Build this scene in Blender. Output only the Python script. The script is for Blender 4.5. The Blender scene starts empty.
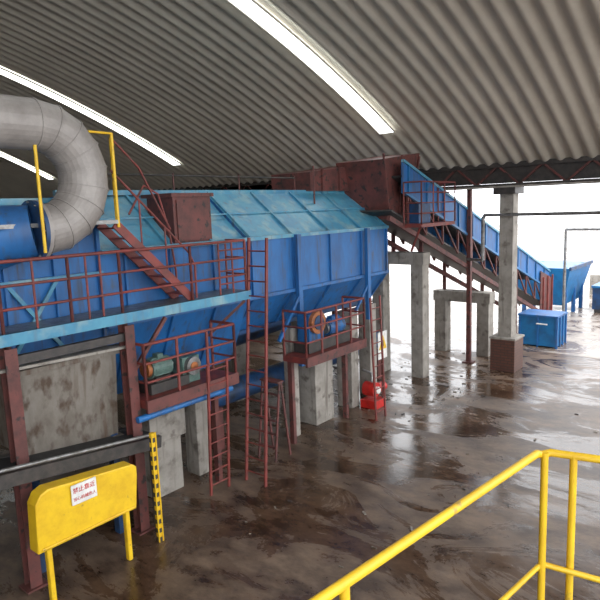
import bpy, math, random
from mathutils import Vector, Matrix
random.seed(4)
scn=bpy.context.scene
try: scn.view_settings.view_transform='Standard'
except Exception: pass
# ---------------------------------------------------------------- materials
def mat(name,c1,c2=None,scale=3.0,rough=0.6,rough2=None,metal=0.0,bump=0.0,stretch=(1,1,1),lo=0.4,hi=0.65,c3=None,s3=12.0,lo3=0.58,hi3=0.66,streak=None):
    m=bpy.data.materials.new(name); m.use_nodes=True
    nt=m.node_tree; b=nt.nodes["Principled BSDF"]; L=nt.links
    b.inputs["Roughness"].default_value=rough; b.inputs["Metallic"].default_value=metal
    c2=c2 or tuple(x*0.6 for x in c1)
    tc=nt.nodes.new("ShaderNodeTexCoord"); mp=nt.nodes.new("ShaderNodeMapping"); mp.inputs["Scale"].default_value=stretch
    L.new(tc.outputs["Object"],mp.inputs["Vector"])
    n=nt.nodes.new("ShaderNodeTexNoise"); n.inputs["Scale"].default_value=scale; n.inputs["Detail"].default_value=7; n.inputs["Roughness"].default_value=0.65
    L.new(mp.outputs[0],n.inputs["Vector"])
    cr=nt.nodes.new("ShaderNodeValToRGB"); cr.color_ramp.elements[0].position=lo; cr.color_ramp.elements[1].position=hi
    cr.color_ramp.elements[0].color=(*c1,1); cr.color_ramp.elements[1].color=(*c2,1)
    L.new(n.outputs["Fac"],cr.inputs[0]); col=cr.outputs[0]
    def layer(col,c,sc,l,h,st=None):
        n3=nt.nodes.new("ShaderNodeTexNoise"); n3.inputs["Scale"].default_value=sc; n3.inputs["Detail"].default_value=5
        if st:
            m3=nt.nodes.new("ShaderNodeMapping"); m3.inputs["Scale"].default_value=st; L.new(tc.outputs["Object"],m3.inputs[0]); L.new(m3.outputs[0],n3.inputs[0])
        else: L.new(mp.outputs[0],n3.inputs["Vector"])
        r3=nt.nodes.new("ShaderNodeMapRange"); r3.inputs[1].default_value=l; r3.inputs[2].default_value=h
        L.new(n3.outputs["Fac"],r3.inputs[0])
        mx=nt.nodes.new("ShaderNodeMix"); mx.data_type='RGBA'
        L.new(r3.outputs[0],mx.inputs[0]); L.new(col,mx.inputs[6]); mx.inputs[7].default_value=(*c,1); return mx.outputs[2]
    if c3: col=layer(col,c3,s3,lo3,hi3)
    if streak: col=layer(col,streak,5,.56,.74,(1.6,1.6,.12))
    L.new(col,b.inputs["Base Color"])
    if rough2 is not None:
        mr=nt.nodes.new("ShaderNodeMapRange"); mr.inputs[1].default_value=lo; mr.inputs[2].default_value=hi
        mr.inputs[3].default_value=rough; mr.inputs[4].default_value=rough2
        L.new(n.outputs["Fac"],mr.inputs[0]); L.new(mr.outputs[0],b.inputs["Roughness"])
    if bump:
        bm=nt.nodes.new("ShaderNodeBump"); bm.inputs["Strength"].default_value=bump; bm.inputs["Distance"].default_value=0.02
        L.new(n.outputs["Fac"],bm.inputs["Height"]); L.new(bm.outputs[0],b.inputs["Normal"])
    return m
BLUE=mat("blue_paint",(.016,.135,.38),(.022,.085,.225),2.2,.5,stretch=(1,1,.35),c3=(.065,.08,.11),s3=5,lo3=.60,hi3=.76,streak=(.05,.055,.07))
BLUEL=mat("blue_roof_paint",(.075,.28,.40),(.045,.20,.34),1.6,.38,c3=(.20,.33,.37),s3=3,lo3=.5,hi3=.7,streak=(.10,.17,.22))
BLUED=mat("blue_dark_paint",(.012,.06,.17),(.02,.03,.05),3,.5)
RED=mat("red_oxide_paint",(.215,.040,.032),(.11,.03,.026),5,.55)
REDB=mat("red_brown_paint",(.14,.042,.036),(.07,.028,.025),3,.6,c3=(.03,.022,.02),s3=7)
CONC=mat("concrete",(.33,.305,.27),(.22,.20,.175),2.5,.85,bump=.4,c3=(.13,.11,.095),s3=4,lo3=.56,hi3=.7,streak=(.14,.12,.10))
DUCT=mat("galvanised_duct",(.33,.305,.285),(.24,.22,.205),3,.5,metal=.15,bump=.1)
RUSTP=mat("weathered_plate",(.20,.18,.155),(.12,.10,.08),2.2,.6,metal=.2,stretch=(1,1,.6),c3=(.07,.045,.03),s3=6,lo3=.52,hi3=.68,streak=(.09,.055,.035))
DARK=mat("dark_grease_steel",(.03,.028,.027),(.06,.05,.045),6,.5)
YEL=mat("yellow_paint",(.76,.49,.015),(.64,.38,.012),4,.45,c3=(.30,.18,.05),s3=9,lo3=.68,hi3=.76)
ORG=mat("orange_paint",(.40,.13,.035),(.16,.06,.03),8,.5)
GRN=mat("grey_green_paint",(.12,.20,.17),(.06,.10,.09),6,.45)
STEEL=mat("bare_steel",(.28,.28,.28),(.14,.13,.12),8,.4,metal=.6)
WHITE=mat("white_enamel",(.75,.75,.72),(.6,.6,.58),8,.4)
REDS=mat("red_signal_paint",(.55,.02,.015),(.35,.015,.012),5,.4)
BLK=mat("black_rubber",(.015,.015,.015),(.03,.03,.03),8,.7)
CYAN=mat("bright_blue_paint",(.012,.15,.36),(.015,.10,.24),3,.4)
def brick():
    m=bpy.data.materials.new("brown_tile_brick"); m.use_nodes=True; nt=m.node_tree; b=nt.nodes["Principled BSDF"]
    t=nt.nodes.new("ShaderNodeTexBrick"); t.inputs["Scale"].default_value=1.0
    t.inputs["Color1"].default_value=(.12,.05,.035,1); t.inputs["Color2"].default_value=(.09,.038,.028,1); t.inputs["Mortar"].default_value=(.05,.035,.03,1)
    t.inputs["Mortar Size"].default_value=.01; t.inputs["Brick Width"].default_value=.24; t.inputs["Row Height"].default_value=.09
    tc=nt.nodes.new("ShaderNodeTexCoord"); sp=nt.nodes.new("ShaderNodeSeparateXYZ"); ad=nt.nodes.new("ShaderNodeMath"); cb=nt.nodes.new("ShaderNodeCombineXYZ")
    nt.links.new(tc.outputs["Object"],sp.inputs[0]); nt.links.new(sp.outputs[0],ad.inputs[0]); nt.links.new(sp.outputs[1],ad.inputs[1])
    nt.links.new(ad.outputs[0],cb.inputs[0]); nt.links.new(sp.outputs[2],cb.inputs[1]); nt.links.new(cb.outputs[0],t.inputs["Vector"])
    nt.links.new(t.outputs["Color"],b.inputs["Base Color"]); b.inputs["Roughness"].default_value=.5
    return m
BRICK=brick()
def emis(name,c,s):
    m=bpy.data.materials.new(name); m.use_nodes=True; nt=m.node_tree; b=nt.nodes["Principled BSDF"]
    b.inputs["Base Color"].default_value=(*c,1); b.inputs["Emission Color"].default_value=(*c,1); b.inputs["Emission Strength"].default_value=s
    return m
SKYL=emis("translucent_skylight",(.95,1,1),5)
def floormat(name,a,c,wl,wh):
    m=bpy.data.materials.new(name); m.use_nodes=True; nt=m.node_tree; b=nt.nodes["Principled BSDF"]; L=nt.links
    tc=nt.nodes.new("ShaderNodeTexCoord")
    mp=nt.nodes.new("ShaderNodeMapping"); mp.inputs["Rotation"].default_value=(0,0,.5); mp.inputs["Scale"].default_value=(1,.55,1); L.new(tc.outputs["Object"],mp.inputs[0])
    n1=nt.nodes.new("ShaderNodeTexNoise"); n1.inputs["Scale"].default_value=.7; n1.inputs["Detail"].default_value=10; n1.inputs["Roughness"].default_value=.72; n1.inputs["Distortion"].default_value=.9
    n2=nt.nodes.new("ShaderNodeTexNoise"); n2.inputs["Scale"].default_value=1.6; n2.inputs["Detail"].default_value=10; n2.inputs["Roughness"].default_value=.78
    L.new(mp.outputs[0],n1.inputs[0]); L.new(mp.outputs[0],n2.inputs[0])
    cr=nt.nodes.new("ShaderNodeValToRGB"); e=cr.color_ramp.elements; e[0].position=.40; e[0].color=(*a,1); e[1].position=.63; e[1].color=(*c,1)
    L.new(n2.outputs[0],cr.inputs[0])
    wet=nt.nodes.new("ShaderNodeMapRange"); wet.inputs[1].default_value=wl; wet.inputs[2].default_value=wh; L.new(n1.outputs[0],wet.inputs[0])
    mx=nt.nodes.new("ShaderNodeMix"); mx.data_type='RGBA'; L.new(wet.outputs[0],mx.inputs[0]); L.new(cr.outputs[0],mx.inputs[6]); 
    dk=nt.nodes.new("ShaderNodeMix"); dk.data_type='RGBA'; dk.blend_type='MULTIPLY'; dk.inputs[0].default_value=1; L.new(cr.outputs[0],dk.inputs[6]); dk.inputs[7].default_value=(.62,.53,.46,1)
    L.new(dk.outputs[2],mx.inputs[7]); L.new(mx.outputs[2],b.inputs["Base Color"])
    rr=nt.nodes.new("ShaderNodeMapRange"); rr.inputs[3].default_value=.44; rr.inputs[4].default_value=.07; L.new(wet.outputs[0],rr.inputs[0])
    ra=nt.nodes.new("ShaderNodeMath"); ra.operation='MULTIPLY_ADD'; L.new(n2.outputs[0],ra.inputs[0]); ra.inputs[1].default_value=.25; L.new(rr.outputs[0],ra.inputs[2])
    rs=nt.nodes.new("ShaderNodeMath"); rs.operation='SUBTRACT'; L.new(ra.outputs[0],rs.inputs[0]); rs.inputs[1].default_value=.08; rs.use_clamp=True; L.new(rs.outputs[0],b.inputs["Roughness"])
    bp=nt.nodes.new("ShaderNodeBump"); bp.inputs["Strength"].default_value=.25; bp.inputs["Distance"].default_value=.02; L.new(n2.outputs[0],bp.inputs["Height"]); L.new(bp.outputs[0],b.inputs["Normal"])
    b.inputs["Specular IOR Level"].default_value=.55
    return m
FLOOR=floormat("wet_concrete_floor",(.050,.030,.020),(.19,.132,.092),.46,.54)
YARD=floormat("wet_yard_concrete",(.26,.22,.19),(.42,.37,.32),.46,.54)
VAULT=mat("corrugated_steel_sheet",(.54,.50,.425),(.46,.425,.36),.6,.5,metal=.05)
# ---------------------------------------------------------------- builder
class B:
    def __init__(s,name): s.name=name; s.v=[]; s.f=[]; s.m=[]; s.sm=[]; s.mats=[]
    def mi(s,m):
        if m not in s.mats: s.mats.append(m)
        return s.mats.index(m)
    def add(s,vs,fs,m,smooth=False):
        o=len(s.v); s.v+= [tuple(v) for v in vs]; k=s.mi(m)
        for f in fs: s.f.append(tuple(i+o for i in f)); s.m.append(k); s.sm.append(smooth)
    def hexa(s,p,m): s.add(p,[(0,3,2,1),(4,5,6,7),(0,1,5,4),(1,2,6,5),(2,3,7,6),(3,0,4,7)],m)
    def box(s,x0,y0,z0,x1,y1,z1,m):
        s.hexa([(x0,y0,z0),(x1,y0,z0),(x1,y1,z0),(x0,y1,z0),(x0,y0,z1),(x1,y0,z1),(x1,y1,z1),(x0,y1,z1)],m)
    def beam(s,p,q,w,h,m,up=(0,0,1)):
        p=Vector(p);q=Vector(q);d=(q-p).normalized();u=Vector(up)
        if abs(d.dot(u))>.98: u=Vector((1,0,0))
        r=d.cross(u).normalized()*w/2; u=r.cross(d).normalized()*h/2
        s.hexa([p-r-u,p+r-u,p+r+u,p-r+u,q-r-u,q+r-u,q+r+u,q-r+u],m)
    def tube(s,pts,r,m,n=10,cap=True,smooth=True):
        pts=[Vector(p) for p in pts]; N=len(pts); rs=r if isinstance(r,(list,tuple)) else [r]*N
        ts=[]
        for i in range(N):
            a=pts[i]-pts[i-1] if i>0 else pts[1]-pts[0]
            b=pts[i+1]-pts[i] if i<N-1 else a
            ts.append((a.normalized()+b.normalized()).normalized())
        u=Vector((0,0,1)) if abs(ts[0].z)<.9 else Vector((1,0,0))
        vs=[];fs=[]
        for i in range(N):
            u=(u-ts[i]*u.dot(ts[i])).normalized(); w=ts[i].cross(u)
            for j in range(n):
                an=2*math.pi*j/n; vs.append(pts[i]+(u*math.cos(an)+w*math.sin(an))*rs[i])
        for i in range(N-1):
            for j in range(n):
                fs.append((i*n+j,i*n+(j+1)%n,(i+1)*n+(j+1)%n,(i+1)*n+j))
        s.add(vs,fs,m,smooth)
        if cap:
            s.add(vs[:n],[tuple(range(n))[::-1]],m); s.add(vs[-n:],[tuple(range(n))],m)
    def ext(s,yz,x0,x1,m,ms=None):
        n=len(yz); vs=[(x0,y,z) for y,z in yz]+[(x1,y,z) for y,z in yz]
        s.add(vs,[tuple(range(n)),tuple(range(n,2*n))[::-1]],m)
        for i in range(n):
            j=(i+1)%n; s.add([vs[i],vs[j],vs[n+j],vs[n+i]],[(0,1,2,3)],(ms[i] if ms else m))
    def exty(s,xz,y0,y1,m):
        n=len(xz); vs=[(x,y0,z) for x,z in xz]+[(x,y1,z) for x,z in xz]
        s.add(vs,[tuple(range(n)),tuple(range(n,2*n))[::-1]]+[(i,(i+1)%n,n+(i+1)%n,n+i) for i in range(n)],m)
    def done(s,bevel=0):
        me=bpy.data.meshes.new(s.name); me.from_pydata(s.v,[],s.f)
        for m in s.mats: me.materials.append(m)
        me.polygons.foreach_set("material_index",s.m); me.polygons.foreach_set("use_smooth",s.sm); me.update()
        import bmesh
        bm=bmesh.new(); bm.from_mesh(me); bmesh.ops.recalc_face_normals(bm,faces=bm.faces); bm.to_mesh(me); bm.free()
        o=bpy.data.objects.new(s.name,me); bpy.context.collection.objects.link(o)
        if bevel:
            b=o.modifiers.new("bevel","BEVEL"); b.width=bevel; b.segments=2; b.limit_method='ANGLE'
        return o
def railing(b,pts,h,m,levels=(1,.66,.33),r=.022,post=1.1,toe=0):
    for i in range(len(pts)-1):
        p=Vector(pts[i]);q=Vector(pts[i+1]); n=max(1,round((q-p).length/post))
        for l in levels: b.tube([p+Vector((0,0,h*l)),q+Vector((0,0,h*l))],r if l==1 else r*.8,m,8)
        for k in range(n+1):
            c=p.lerp(q,k/n); b.tube([c,c+Vector((0,0,h))],r,m,8)
        if toe: b.beam(p+Vector((0,0,toe/2)),q+Vector((0,0,toe/2)),.01,toe,m)
def ladder(name,f1,f2,t1,t2,m,step=.3,r=.022,w=.05):
    b=B(name); f1,f2,t1,t2=map(Vector,(f1,f2,t1,t2))
    b.beam(f1,t1,w,.035,m,up=(0,1,0)); b.beam(f2,t2,w,.035,m,up=(0,1,0))
    L=(t1-f1).length; n=int(L/step)
    for i in range(1,n+1):
        k=(i-.3)*step/L
        if k<1: b.tube([f1.lerp(t1,k),f2.lerp(t2,k)],r*.7,m,6)
    return b.done()
# ---------------------------------------------------------------- shell
XE=19.2; CY0=-3
b=B("floor"); b.box(-27,-25,-.3,XE+2.8,50,0,FLOOR); b.done()
b=B("yard_ground"); b.box(XE+2.8,-60,-.3,140,120,-.01,YARD); b.done()
def vz(x,dr=0): return -34.5+math.sqrt((47+dr)**2-(x+3.5)**2)
def ceiling():
    b=B("ceiling"); y0,y1=CY0,50; P=.44
    prof=[(P*i/8,.045-.045*math.cos(2*math.pi*i/8)) for i in range(8)]
    ys=[]
    y=y0
    while y<y1:
        for d,h in prof: ys.append((y+d,h))
        y+=P
    th0=math.asin(-22.7/47); th1=-th0; N=56
    vs=[];fs=[]
    for i in range(N+1):
        t=th0+(th1-th0)*i/N
        for yy,h in ys: vs.append((-3.5+(47-h)*math.sin(t),yy,-34.5+(47-h)*math.cos(t)))
    n=len(ys)
    for i in range(N):
        for j in range(n-1): fs.append((i*n+j,i*n+j+1,(i+1)*n+j+1,(i+1)*n+j))
    b.add(vs,fs,VAULT,True)
    return b.done()
ceiling()
for k,yc in enumerate((-.35,10.15,20.9,31.5)):
    b=B("skylight_%d"%(k+1)); vs=[];fs=[]
    N=24; xl=16.8 if k<2 else 17.2; hw=.26
    for i in range(N+1):
        x=3+(xl-3)*i/N
        for y in (yc-hw,yc+hw): vs.append((x,y,vz(x,-.14)))
    for i in range(N): fs.append((2*i,2*i+1,2*i+3,2*i+2))
    b.add(vs,fs,SKYL)
    for y in (yc-hw-.02,yc+hw+.02):
        b.tube([(3+(xl-3)*i/N,y,vz(3+(xl-3)*i/N,-.14)) for i in range(N+1)],.03,VAULT,6)
    b.done()
b=B("wall_east"); b.box(XE,17,0,XE+.2,50,6.6,VAULT); b.done()
b=B("wall_west"); b.box(-26.4,-3,0,-26.2,50,6.6,VAULT); b.done()
b=B("wall_north"); pts=[(-26.2,0),(XE,0)]+[(XE-45.4*i/30,vz(XE-45.4*i/30)) for i in range(31)]
b.exty(pts,50,50.2,VAULT); b.done()
b=B("eaves_truss_beam")
for z,h in ((6.62,.14),(5.98,.12)):
    b.box(XE-.12,CY0,z-h/2,XE+.12,50,z+h/2,DARK)
b.box(XE+.0,CY0,6.05,XE+.04,50,6.6,DARK)
y=CY0
while y<49:
    b.beam((XE-.06,y,6.0),(XE-.06,y+.7,6.6),.06,.06,REDB); b.beam((XE-.06,y+.7,6.6),(XE-.06,y+1.4,6.0),.06,.06,REDB); y+=1.4
b.box(XE-.5,CY0,5.9,XE-.3,50,5.96,CONC)
for y in range(-3,50,7): b.box(XE-.5,y,5.9,XE,y+.1,6.0,DARK)
b.done()
def column(name,x,y):
    b=B(name); b.box(x-.22,y-.22,1.0,x+.22,y+.22,5.92,CONC); b.box(x-.4,y-.4,0,x+.4,y+.4,1.05,BRICK); b.box(x-.43,y-.43,1.05,x+.43,y+.43,1.12,CONC)
    b.box(x-.45,y-.35,5.7,x+.35,y+.35,5.92,DARK); b.done(.012)
column("concrete_column",19.15,7.12)
column("concrete_column",19.15,-1.5)
column("concrete_column",19.15,15.7)
# ---------------------------------------------------------------- dryer housing
b=B("drum_dryer_housing")
sec=[(9.1,3.6),(9.1,4.88),(10.4,5.92),(12.3,5.92),(13.6,4.88),(13.6,3.6),(12.9,2.75),(9.75,2.75)]
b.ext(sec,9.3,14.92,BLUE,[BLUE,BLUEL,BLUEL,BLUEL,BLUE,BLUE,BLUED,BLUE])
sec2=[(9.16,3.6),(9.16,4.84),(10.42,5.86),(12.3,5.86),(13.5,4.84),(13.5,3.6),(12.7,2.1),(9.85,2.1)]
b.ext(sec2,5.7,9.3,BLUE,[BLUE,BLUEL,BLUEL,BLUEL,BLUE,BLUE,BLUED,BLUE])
def slopeline(x,m,m2,w=.05):
    b.beam((x,9.07,3.6),(x,9.07,4.88),w,.06,m,up=(0,1,0))
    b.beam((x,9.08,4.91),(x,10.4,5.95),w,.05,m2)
    b.beam((x,9.07,3.58),(x,9.72,2.76),w,.06,m)
for x in (9.35,10.75,12.2,13.6,14.9): slopeline(x,BLUE,BLUEL)
for x in (6.2,7.2,8.3): 
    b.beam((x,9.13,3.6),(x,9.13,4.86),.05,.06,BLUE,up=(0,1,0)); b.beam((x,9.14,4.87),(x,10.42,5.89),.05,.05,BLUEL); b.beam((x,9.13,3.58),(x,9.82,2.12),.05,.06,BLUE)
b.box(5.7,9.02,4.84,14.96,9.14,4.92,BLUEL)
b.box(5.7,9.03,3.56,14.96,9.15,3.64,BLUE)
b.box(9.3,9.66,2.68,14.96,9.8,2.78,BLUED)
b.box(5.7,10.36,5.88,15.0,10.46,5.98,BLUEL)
b.beam((5.7,9.75,5.43),(14.95,9.75,5.43),.03,.03,BLUEL)
for x,zb in ((10.8,1.75),(13.75,2.4)):
    b.box(x-.07,8.92,zb,x+.07,9.02,4.9,BLUE)
b.beam((10.8,8.97,3.5),(10.0,8.97,2.5),.07,.07,BLUE); b.beam((13.75,8.97,3.4),(13.1,8.97,2.7),.06,.06,BLUE)
b.box(3.1,9.2,3.3,5.75,12.5,5.75,BLUE); 
for x in (3.3,4.1,4.9,5.7): b.box(x-.03,9.13,3.3,x+.03,9.2,5.75,BLUE)
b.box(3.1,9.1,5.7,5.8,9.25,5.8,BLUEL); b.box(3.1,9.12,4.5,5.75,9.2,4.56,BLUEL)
b.beam((4.1,9.13,3.4),(4.9,9.13,4.5),.04,.06,BLUEL); b.beam((4.9,9.13,3.4),(4.1,9.13,4.5),.04,.06,BLUEL)
b.box(1.2,9.5,3.4,3.1,12.2,5.6,BLUED)
b.box(7.4,9.2,4.86,8.35,10.0,5.82,REDB); b.box(7.34,9.15,5.8,8.41,10.1,5.87,REDB)
b.box(7.47,9.17,4.95,8.28,9.2,5.74,REDB)
b.tube([(5.9,11.2,1.95),(14.8,11.2,2.55)],.3,BLUED,14)
b.done()
# ---------------------------------------------------------------- duct
b=B("exhaust_duct")
yc=8.72; cx,cz,Rr,r=4.52,6.08,.77,.37
pts=[(-1.5,yc,6.85),(1.0,yc,6.85),(2.6,yc,6.85),(3.6,yc,6.85)]+[(cx+Rr*math.sin(t),yc,cz+Rr*math.cos(t)) for t in [math.pi*i/9 for i in range(10)]]+[(4.42,yc,5.31)]
b.tube(pts,r,DUCT,32,smooth=False)
for i in range(1,len(pts)-1):
    p=Vector(pts[i]); a=(Vector(pts[i+1])-Vector(pts[i-1])).normalized()*.012
    b.tube([p-a,p+a],r+.012,DUCT,32,smooth=False)
b.tube([(4.42,yc,5.31),(4.48,yc,5.31)],r+.08,DUCT,28)
b.tube([(4.36,yc,5.31),(4.42,yc,5.31)],r+.08,BLUED,28)
b.tube([(4.4,yc,5.31),(4.0,yc+.25,5.25),(3.6,yc+.7,5.1)],[.38,.46,.5],BLUE,24)
for k in range(12):
    an=2*math.pi*k/12; b.tube([(4.33,yc+.42*math.cos(an),5.31+.42*math.sin(an)),(4.5,yc+.42*math.cos(an),5.31+.42*math.sin(an))],.015,STEEL,6)
b.done()
# ---------------------------------------------------------------- operating platform
b=B("operating_platform")
b.box(1.0,8.45,3.84,8.6,9.12,3.9,STEEL)
b.box(1.0,8.42,3.73,8.6,8.5,3.9,BLUEL)
for x in (2.6,4.7,6.7,8.5): b.box(x-.04,8.5,3.7,x+.04,9.1,3.84,BLUED)
railing(b,[(1.0,8.5,3.9),(2.5,8.5,3.9),(3.7,8.5,3.9),(4.75,8.5,3.9),(5.65,8.5,3.9),(7.15,8.5,3.9),(8.56,8.5,3.9)],1.01,RED,post=1.6,r=.027)
railing(b,[(8.56,8.5,3.9),(8.56,9.05,3.9)],1.01,RED)
for x in (4.2,5.05,5.3,7.85,8.2): b.tube([(x,8.5,3.9),(x,8.5,4.9)],.02,RED,6)
for z in (4.1,4.35,4.75): b.tube([(7.85,8.5,z),(8.56,8.5,z)],.016,RED,6)
for x in (1.5,3.75,5.72):
    for dy in (-.09,.09): b.box(x-.09,8.55+dy-.012,0,x+.09,8.55+dy+.012,3.68,REDB)
    b.box(x-.01,8.46,0,x+.01,8.64,3.68,REDB)
    b.box(x-.16,8.4,0,x+.16,8.7,.03,REDB)
b.beam((5.8,8.5,2.9),(6.5,8.5,3.68),.06,.06,REDB)
b.beam((8.5,8.5,3.7),(8.0,9.1,3.0),.05,.05,REDB)
b.box(3.75,8.5,3.42,5.72,8.6,3.55,DARK)
b.beam((3.6,8.7,3.36),(5.75,8.7,3.30),.3,.04,CONC)
b.done()
b=B("steel_staircase")
s0,s1=Vector((5.68,0,5.36)),Vector((7.18,0,3.92))
for y in (8.56,9.02): b.beam((s0.x,y,s0.z),(s1.x,y,s1.z),.035,.15,RED)
for i in range(8):
    k=(i+.5)/8; c=s0.lerp(s1,k); b.box(c.x-.11,8.57,c.z-.0,c.x+.11,9.01,c.z+.025,RED)
for y in (8.56,):
    o=Vector((0,y,.85)); b.tube([s0+o,s0.lerp(s1,.5)+o,s1+o,s1+Vector((.12,y,.6)),s1+Vector((.12,y,0))],.02,RED,8)
    for k in (.33,.66): c=s0.lerp(s1,k); b.tube([c+Vector((0,y,0)),c+o],.016,RED,6)
b.tube([(6.3,9.05,5.5),(6.65,9.05,6.0),(6.95,9.05,5.85),(7.15,9.05,5.2),(7.25,9.05,4.4),(7.25,9.05,3.9)],.02,RED,8)
b.box(3.2,8.5,5.36,5.72,9.15,5.42,STEEL)
b.done()
b=B("guard_railing_upper")
for x,y,zt in ((4.3,8.25,6.5),(5.72,8.52,6.78),(5.98,8.95,6.78)): b.tube([(x,y,5.0 if x<5 else 5.3),(x,y,zt)],.025,YEL,8)
for z in (6.78,6.45,6.1,5.8): b.tube([(5.72,8.52,z),(5.98,8.95,z)],.02,YEL,8)
b.tube([(5.72,8.52,6.78),(5.3,8.5,6.78)],.02,YEL,8); b.tube([(5.98,8.95,6.78),(6.5,8.95,6.3),(7.1,8.95,5.2)],.018,RED,8)
b.tube([(3.4,8.3,5.4),(3.4,8.3,6.2)],.022,YEL,8)
b.done()
# ---------------------------------------------------------------- discharge hopper plate + belt + yellow guard
b=B("discharge_hopper")
b.hexa([(3.98,8.78,1.9),(5.55,8.78,1.75),(5.55,9.9,1.75),(3.98,9.9,1.9),(3.9,8.72,3.3),(5.6,8.72,3.3),(5.6,9.9,3.3),(3.9,9.9,3.3)],RUSTP)
b.box(3.85,8.66,3.2,5.65,8.76,3.28,RUSTP); b.box(3.95,8.7,1.7,5.6,8.82,1.78,RUSTP)
b.box(3.98,8.75,0,4.1,8.9,1.8,BLUED); b.box(5.4,8.75,0,5.52,8.9,1.8,BLUED)
b.done()
b=B("belt_conveyor")
b.beam((2.2,8.25,2.05),(6.0,8.25,1.62),.12,.2,DARK); b.beam((2.2,9.0,2.05),(6.0,9.0,1.62),.1,.2,DARK)
b.beam((2.2,8.62,2.12),(6.0,8.62,1.70),.62,.03,BLK)
for i in range(9):
    k=i/8; x=2.3+3.6*k; z=2.0-.41*k; b.tube([(x,8.3,z),(x,8.95,z)],.055,STEEL,10)
b.box(2.4,8.2,0,2.5,8.3,2,DARK); b.box(5.8,8.2,0,5.9,8.3,1.6,DARK)
b.tube([(2.2,8.18,2.22),(5.9,8.18,1.8)],.03,STEEL,8)
b.done()
b=B("yellow_belt_guard")
b.exty([(3.55,.85),(5.18,.85),(5.24,1.4),(5.24,1.54),(5.16,1.60),(3.78,1.74),(3.66,1.69),(3.58,1.56)],7.85,8.1,YEL)
b.box(3.6,7.82,.88,5.16,7.86,.92,YEL); b.box(3.7,7.9,0,3.78,8.0,.86,YEL); b.box(5.0,7.9,0,5.08,8.0,.86,YEL)
g=b.done(.02)
b=B("warning_sign"); b.box(4.10,7.815,1.36,4.50,7.832,1.66,WHITE); ws=b.done()
def text(name,s,size,loc,m,parent,rot=(math.pi/2,0,0)):
    t=bpy.data.curves.new(name,"FONT"); t.body=s; t.size=size; t.align_x='CENTER'; t.extrude=.002; t.materials.append(m)
    o=bpy.data.objects.new(name,t); bpy.context.collection.objects.link(o); o.location=loc; o.rotation_euler=rot; o.parent=parent
text("lettering_1","禁止靠近",.09,(4.30,7.812,1.54),REDS,ws)
text("lettering_2","当心机械伤人",.062,(4.30,7.812,1.42),REDS,ws)
b=B("striped_guard_post")
for i in range(24):
    z=i*.08; b.beam((5.68,8.0,z),(5.68-.003,8.0,z+.08),.07,.07,YEL if i%2 else DARK)
b.tube([(5.64,7.96,0),(5.64,7.96,1.93)],.014,YEL,6); b.tube([(5.72,7.96,0),(5.72,7.96,1.93)],.014,YEL,6)
b.done()
# ---------------------------------------------------------------- motor platforms
def motor(b,x,y,z,m,L=.5,r=.17):
    b.tube([(x,y,z),(x+L,y,z)],r,m,18)
    for i in range(10):
        an=2*math.pi*i/10; b.beam((x+.05,y+r*math.cos(an),z+r*math.sin(an)),(x+L-.05,y+r*math.cos(an),z+r*math.sin(an)),.02,.03,m)
    b.tube([(x-.08,y,z),(x,y,z)],r*.8,ORG if m is GRN else STEEL,14); b.tube([(x+L,y,z),(x+L+.12,y,z)],.035,STEEL,8)
    b.box(x+.05,y-.15,z-r-.06,x+L-.05,y+.15,z-r+.03,DARK); b.box(x+.15,y-.1,z+r-.02,x+L-.15,y+.05,z+r+.07,m)
def motor_platform(name,x0,x1,zf,h):
    b=B(name)
    b.box(x0,8.3,zf-.14,x1,9.0,zf,RED)
    b.box(x0-.03,8.25,zf-.2,x1+.03,8.31,zf+.02,REDB)
    railing(b,[(x0,8.95,zf),(x0,8.3,zf),(x1,8.3,zf),(x1,8.95,zf)],h,RED,post=.62,levels=(1,.66,.33),r=.028)
    for x in (x0+.1,x1-.1): b.box(x-.05,8.8,0 ,x+.05,8.92,zf-.1,REDB)
    return b
b=motor_platform("drive_platform",5.85,7.95,2.35,.98)
b.tube([(5.7,8.4,2.05),(7.9,8.4,2.05)],.06,BLUE,10)
b.done()
b=motor_platform("drive_platform",10.15,12.5,2.15,1.05)
b.done()
b=B("drive_motor"); motor(b,6.2,8.7,2.78,GRN,.42,.18); b.box(6.1,8.5,2.36,6.95,8.95,2.54,DARK)
b.box(6.85,8.55,2.36,7.25,8.9,2.85,GRN); b.tube([(7.05,8.46,2.68),(7.05,8.6,2.68)],.17,STEEL,20); b.tube([(7.05,8.44,2.68),(7.05,8.46,2.68)],.08,ORG,14); b.done()
b=B("drive_motor"); motor(b,11.4,8.7,2.6,BLUE,.6,.19); b.box(10.5,8.5,2.16,12.2,8.95,2.4,DARK)
b.tube([(10.85,8.46,2.85),(10.85,8.56,2.85)],.27,ORG,24); b.tube([(10.85,8.44,2.85),(10.85,8.46,2.85)],.17,BLUED,20); b.box(10.6,8.56,2.35,11.15,8.9,3.05,BLUE); b.done()
# ---------------------------------------------------------------- ladders
ladder("platform_ladder",(8.2,8.42,0),(8.2,7.88,0),(8.66,8.46,4.95),(8.66,7.98,4.95),RED,w=.06)
ladder("steel_ladder",(7.3,8.5,0),(7.78,8.5,0),(7.15,8.2,2.7),(7.63,8.2,2.7),RED)
ladder("access_ladder",(12.6,8.05,0),(13.05,8.05,0),(12.65,8.2,3.2),(13.1,8.2,3.2),RED)
b=B("step_ladder")
for (x0,x1) in ((9.2,9.25),(9.7,9.65)):
    for y in (8.5,9.0): b.beam((x0,y,0),(9.45+(x0-9.45)*.1,y,1.75),.05,.03,REDB,up=(0,1,0))
for i in range(1,6):
    k=i/6; b.box(9.2+.23*k-.03,8.5,1.75*k,9.2+.23*k+.03,9.0,1.75*k+.03,REDB); 
b.box(9.35,8.48,1.74,9.55,9.02,1.78,REDB); b.done()
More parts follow.
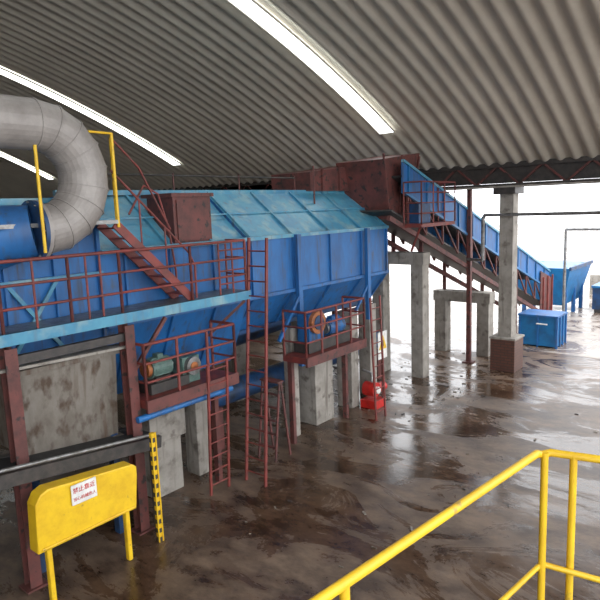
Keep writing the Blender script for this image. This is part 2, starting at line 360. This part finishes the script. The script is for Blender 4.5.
# ---------------------------------------------------------------- piers
def pier(x0,y0,x1,y1,z,cap=0):
    b=B("concrete_pier"); b.box(x0,y0,0,x1,y1,z,CONC)
    if cap: b.box(x0-.08,y0-.08,z-cap,x1+.08,y1+.08,z,CONC)
    b.done(.015)
pier(6.55,9.25,7.25,9.85,2.08,.95)
pier(7.75,9.35,8.1,9.75,2.08)
pier(10.5,9.05,10.75,9.3,2.7)
pier(11.45,9.1,12.2,9.85,2.68)
pier(13.05,9.1,13.4,9.6,2.68)
pier(14.3,9.3,14.65,9.7,2.7)
for x in (6.6,9.0,11.7,14.3): pier(x,12.2,x+.5,12.7,2.08)
def portal(x,y0,y1,z,w=.42):
    b=B("concrete_portal_frame"); b.box(x-w/2,y0,0,x+w/2,y0+w,z-.02,CONC); b.box(x-w/2,y1-w,0,x+w/2,y1,z-.02,CONC); b.box(x-w/2-.02,y0-.04,z-.38,x+w/2+.02,y1+.04,z,CONC); b.done(.015)
portal(16.85,8.85,10.7,4.0)
portal(20.5,8.2,10.3,2.3,.45)
# ---------------------------------------------------------------- feed conveyor
b=B("inclined_feed_conveyor")
sl=.337
def zt(x): return 6.70-sl*(x-15.0)
Y0,Y1=8.6,10.0
xa,xb=15.0,28.2
for y in (Y0,Y1):
    b.hexa([(xa,y-.02,zt(xa)-.85),(xb,y-.02,zt(xb)-.85),(xb,y+.02,zt(xb)-.85),(xa,y+.02,zt(xa)-.85),(xa,y-.02,zt(xa)),(xb,y-.02,zt(xb)),(xb,y+.02,zt(xb)),(xa,y+.02,zt(xa))],BLUE)
    b.beam((xa,y-.03,zt(xa)),(xb,y-.03,zt(xb)),.1,.07,BLUEL)
    b.beam((xa,y-.03,zt(xa)-.85),(xb,y-.03,zt(xb)-.85),.1,.07,CYAN)
    b.beam((xa-.8,y-.03,zt(xa)-1.55),(xb-.8,y-.03,zt(xb)-1.85),.1,.14,REDB)
    x=xa+.3; i=0
    while x<xb-.3:
        b.box(x-.03,y-.07,zt(x)-.85,x+.03,y-.01,zt(x),CYAN)
        b.beam((x,y,zt(x)-.85),(x,y,zt(x)-1.65),.06,.06,REDB)
        b.beam((x,y,zt(x)-.85),(x+1.1,y,zt(x+1.1)-1.65),.05,.05,REDB)
        x+=1.1; i+=1
b.hexa([(xa,Y0,zt(xa)-.45),(xb,Y0,zt(xb)-.45),(xb,Y1,zt(xb)-.45),(xa,Y1,zt(xa)-.45),(xa,Y0,zt(xa)-.4),(xb,Y0,zt(xb)-.4),(xb,Y1,zt(xb)-.4),(xa,Y1,zt(xa)-.4)],BLK)
b.beam((xa-.5,(Y0+Y1)/2,zt(xa)-1.35),(xb,(Y0+Y1)/2,zt(xb)-1.6),1.3,.05,DARK)
b.hexa([(26.8,8.5,.45),(28.5,8.5,.15),(28.5,8.54,.15),(26.8,8.54,.45),(26.8,8.5,2.4),(28.5,8.5,1.9),(28.5,8.54,1.9),(26.8,8.54,2.4)],REDB)
for x in (27.1,27.7,28.3): b.box(x-.04,8.44,.3,x+.04,8.5,2.1,RED)
for x in (16.85,20.5): 
    for y in (Y0+.4,Y1): b.box(x-.05,y-.05,4.01 if x<17 else 2.31,x+.05,y+.05,zt(x)-1.5,REDB)
for x in (24.0,27.5):
    for y in (Y0,Y1): b.box(x-.06,y-.06,0,x+.06,y+.06,zt(x)-1.5,REDB)
zc=4.95
b.box(15.0,8.0,zc-.1,17.1,8.6,zc,RED)
railing(b,[(15.0,8.55,zc),(15.0,8.0,zc),(17.1,8.0,zc),(17.1,8.55,zc)],1.15,RED,post=.7,levels=(1,.75,.5,.25))
b.beam((15.0,8.0,zc),(15.5,8.6,zc-.8),.05,.05,RED)
b.box(15.4,8.3,zc,16.1,8.6,zc+.55,BLUED)
b.done()
b=B("head_chute")
b.hexa([(12.9,10.2,5.95),(15.6,10.2,5.95),(15.6,11.6,5.95),(12.9,11.6,5.95),(12.9,10.2,6.45),(15.6,10.2,6.75),(15.6,11.6,6.75),(12.9,11.6,6.45)],REDB)
for x in (13.4,14.2,15.0): b.box(x-.03,10.13,5.95,x+.03,10.2,6.5+.09*(x-13),REDB)
b.hexa([(14.9,9.0,5.1),(16.1,9.0,5.1),(16.1,10.4,5.1),(14.9,10.4,5.1),(14.5,8.9,6.75),(16.6,8.9,7.0),(16.9,10.5,7.05),(14.5,10.5,6.75)],REDB)
for x in (14.9,15.5,16.1): b.beam((x,8.97,5.2),(x+(x-15.5)*.7,8.87,6.9),.05,.05,REDB)
b.done()
b=B("steel_post"); b.box(19.2,8.42,0,19.34,8.56,5.92,REDB); b.box(19.1,8.32,0,19.44,8.66,.04,REDB); b.done()
b=B("roof_handrail")
for x in (6.6,8.5,10.5,12.6): b.tube([(x,10.5,5.9),(x,10.5,6.35)],.02,REDB,6)
b.tube([(6.6,10.5,6.3),(12.6,10.5,6.3)],.018,DARK,6)
b.tube([(12.8,10.0,5.6),(12.8,10.0,6.6)],.025,REDB,6); b.done()
b=B("water_pipe")
b.tube([(18.86,7.85,3.6),(18.86,7.85,4.95),(18.86,7.8,5.06),(18.86,2,5.06),(18.86,CY0,5.06)],.06,STEEL,10)
b.tube([(18.86,7.85,3.6),(19.1,8.5,3.6)],.05,STEEL,8); b.done()
b=B("yard_pipe_rack")
b.tube([(26,7.3,4.25),(26,-8,4.25)],.06,STEEL,8)
b.tube([(26,7.3,4.25),(26,7.3,0)],.06,STEEL,8); b.tube([(26,-2,4.25),(26,-2,0)],.05,STEEL,8); b.done()
b=B("blue_water_tank")
b.box(22.7,6.6,.05,23.8,7.95,1.2,CYAN)
for x in (22.7,23.07,23.43,23.8): b.box(x-.03,6.55,0,x+.03,6.6,1.2,BLUE)
for y in (6.6,7.27,7.95): b.box(22.65,y-.03,0,22.7,y+.03,1.2,BLUE)
b.box(22.64,6.54,1.15,23.86,8.01,1.22,BLUE); b.tube([(22.6,6.9,.9),(22.6,7.3,.9)],.03,WHITE,8); b.done()
b=B("loading_hopper")
b.hexa([(29.4,8.3,.5),(32.2,8.3,.5),(32.2,10.2,.5),(29.4,10.2,.5),(29.0,7.9,2.3),(32.8,7.9,2.3),(32.8,10.6,2.3),(29.0,10.6,2.3)],CYAN)
for x in (29.4,30.8,32.1):
    for y in (8.2,10.1): b.box(x-.08,y-.08,0,x+.08,y+.08,2.3,BLUE)
b.box(29.0,7.85,2.2,32.8,7.95,2.36,BLUED)
b.done()
b=B("steel_bin")
b.box(31.0,5.9,.15,34.0,7.4,1.25,BLUED); b.box(30.95,5.85,1.2,34.05,7.45,1.3,CYAN)
for x in (31,32,33,34): b.box(x-.05,5.83,0,x+.05,5.9,1.2,CYAN)
b.box(31,6,0,34,7.3,.16,DARK); b.done()
b=B("retaining_wall"); b.box(37,-20,0,37.4,9,1.1,CONC); b.done()
b=B("fire_hydrant"); b.tube([(20.3,7.55,0),(20.3,7.55,.55)],.09,REDS,12); b.tube([(20.3,7.55,.55),(20.3,7.55,.7)],[.12,.05],GRN,12); b.tube([(20.3,7.38,.4),(20.3,7.72,.4)],.05,REDS,8); b.done()
b=B("hazard_sign"); b.box(13.5,8.52,1.35,13.95,8.54,2.1,WHITE)
b.exty([(13.54,1.62),(13.91,1.62),(13.725,2.0)],8.505,8.52,YEL); b.box(13.71,8.5,1.7,13.74,8.505,1.86,BLK); b.box(13.7,8.53,0,13.76,8.56,1.5,REDB); b.done()
b=B("red_water_pump"); b.tube([(13.5,8.6,.5),(13.5,8.95,.5)],.2,REDS,20); b.box(13.3,8.5,0,13.8,9.0,.22,REDS); b.tube([(13.5,8.52,.5),(13.5,8.6,.5)],.1,WHITE,12)
b.tube([(13.7,8.75,.45),(14.1,8.75,.45)],.13,REDS,14); b.tube([(13.5,8.75,.7),(13.5,8.75,.95),(13.5,9.05,1.0)],.04,STEEL,8); b.done()
b=B("screw_conveyor")
b.tube([(8.5,10.3,1.2),(16.2,10.3,1.2)],.28,BLUED,16)
for x in (9,12.5,15.9): b.box(x-.1,10.0,0,x+.1,10.6,1.0,REDB)
b.done()
b=B("scrap_pile")
for i in range(70):
    x=14.9+random.random()*2.6; y=11.2+random.random()*1.2; z=random.random()*.9
    d=Vector((random.uniform(-1,1),random.uniform(-1,1),random.uniform(-.3,.5)))*.5
    b.beam((x,y,z),(x+d.x,y+d.y,max(.02,z+d.z)),.08,.06,random.choice([DARK,REDB,STEEL,BLUED]))
b.done()
b=B("steel_support_frame")
for x in (15.4,17.6):
    for y in (10.9,13.0): b.box(x-.06,y-.06,0,x+.06,y+.06,4.2,REDB)
for z in (2.2,3.2,4.2):
    b.beam((15.4,10.9,z),(17.6,10.9,z),.08,.1,REDB); b.beam((15.4,13,z),(17.6,13,z),.08,.1,REDB)
b.box(15.5,11,2.25,17.5,12.9,2.3,DARK); b.box(15.8,11.3,2.3,17.0,12.4,3.0,BLUED)
b.done()
b=B("floor_debris")
for i in range(150):
    t=random.random()
    if t<.75: x=random.uniform(13,20.5); y=random.uniform(7.2,10.5)
    else: x=random.uniform(6,19); y=random.uniform(3,8)
    s=random.uniform(.01,.035); k=random.random()*3
    dx,dy=math.cos(k)*s*1.6,math.sin(k)*s*1.6
    b.beam((x-dx,y-dy,s*.35),(x+dx,y+dy,s*.35),s,s*.7,random.choice([CONC,CONC,DARK,RUSTP]))
b.done()
# ---------------------------------------------------------------- foreground railing
b=B("yellow_walkway")
b.tube([(-2.0,1.6,4.16),(3.12,.99,4.16),(3.17,.98,4.14),(3.20,.94,4.15),(3.32,.3,4.16),(3.5,-2.0,4.16)],.021,YEL,14)
b.tube([(-2.0,1.6,3.5),(3.18,.97,3.5),(3.5,-2.0,3.5)],.017,YEL,12)
for p in ((3.16,.96),(3.22,.83),(1.6,1.17),(0,1.36),(3.4,-1.0)): b.tube([(p[0],p[1],3.0),(p[0],p[1],4.16)],.02,YEL,12)
b.hexa([(-2,-2,2.94),(3.5,-2,2.94),(3.22,.99,2.94),(-2,1.62,2.94),(-2,-2,3.0),(3.5,-2,3.0),(3.22,.99,3.0),(-2,1.62,3.0)],STEEL)
for p in ((-1.8,-1.8),(3.2,-1.8),(3.0,.8),(-1.8,1.4)): b.box(p[0]-.06,p[1]-.06,0,p[0]+.06,p[1]+.06,2.94,YEL)
b.done()
# ---------------------------------------------------------------- light
w=bpy.data.worlds.new("overcast_sky"); scn.world=w; w.use_nodes=True
bg=w.node_tree.nodes["Background"]; bg.inputs[0].default_value=(.95,.97,1,1); bg.inputs[1].default_value=3.7
# ---------------------------------------------------------------- camera
H=5.5
p=math.radians(8.7); a=math.radians(39.7); r=math.radians(2.1)
F=Vector((math.cos(a)*math.cos(p),math.sin(a)*math.cos(p),-math.sin(p)))
R0=Vector((math.sin(a),-math.cos(a),0)); U0=R0.cross(F)
R=R0*math.cos(r)-U0*math.sin(r); U=U0*math.cos(r)+R0*math.sin(r)
cam=bpy.data.cameras.new("camera"); co=bpy.data.objects.new("camera",cam)
bpy.context.collection.objects.link(co); cam.lens=36; cam.sensor_width=36; cam.clip_end=500
m=Matrix.Identity(4)
for i in range(3):
    m[i][0]=R[i]; m[i][1]=U[i]; m[i][2]=-F[i]
m[2][3]=H
co.matrix_world=m
scn.camera=co
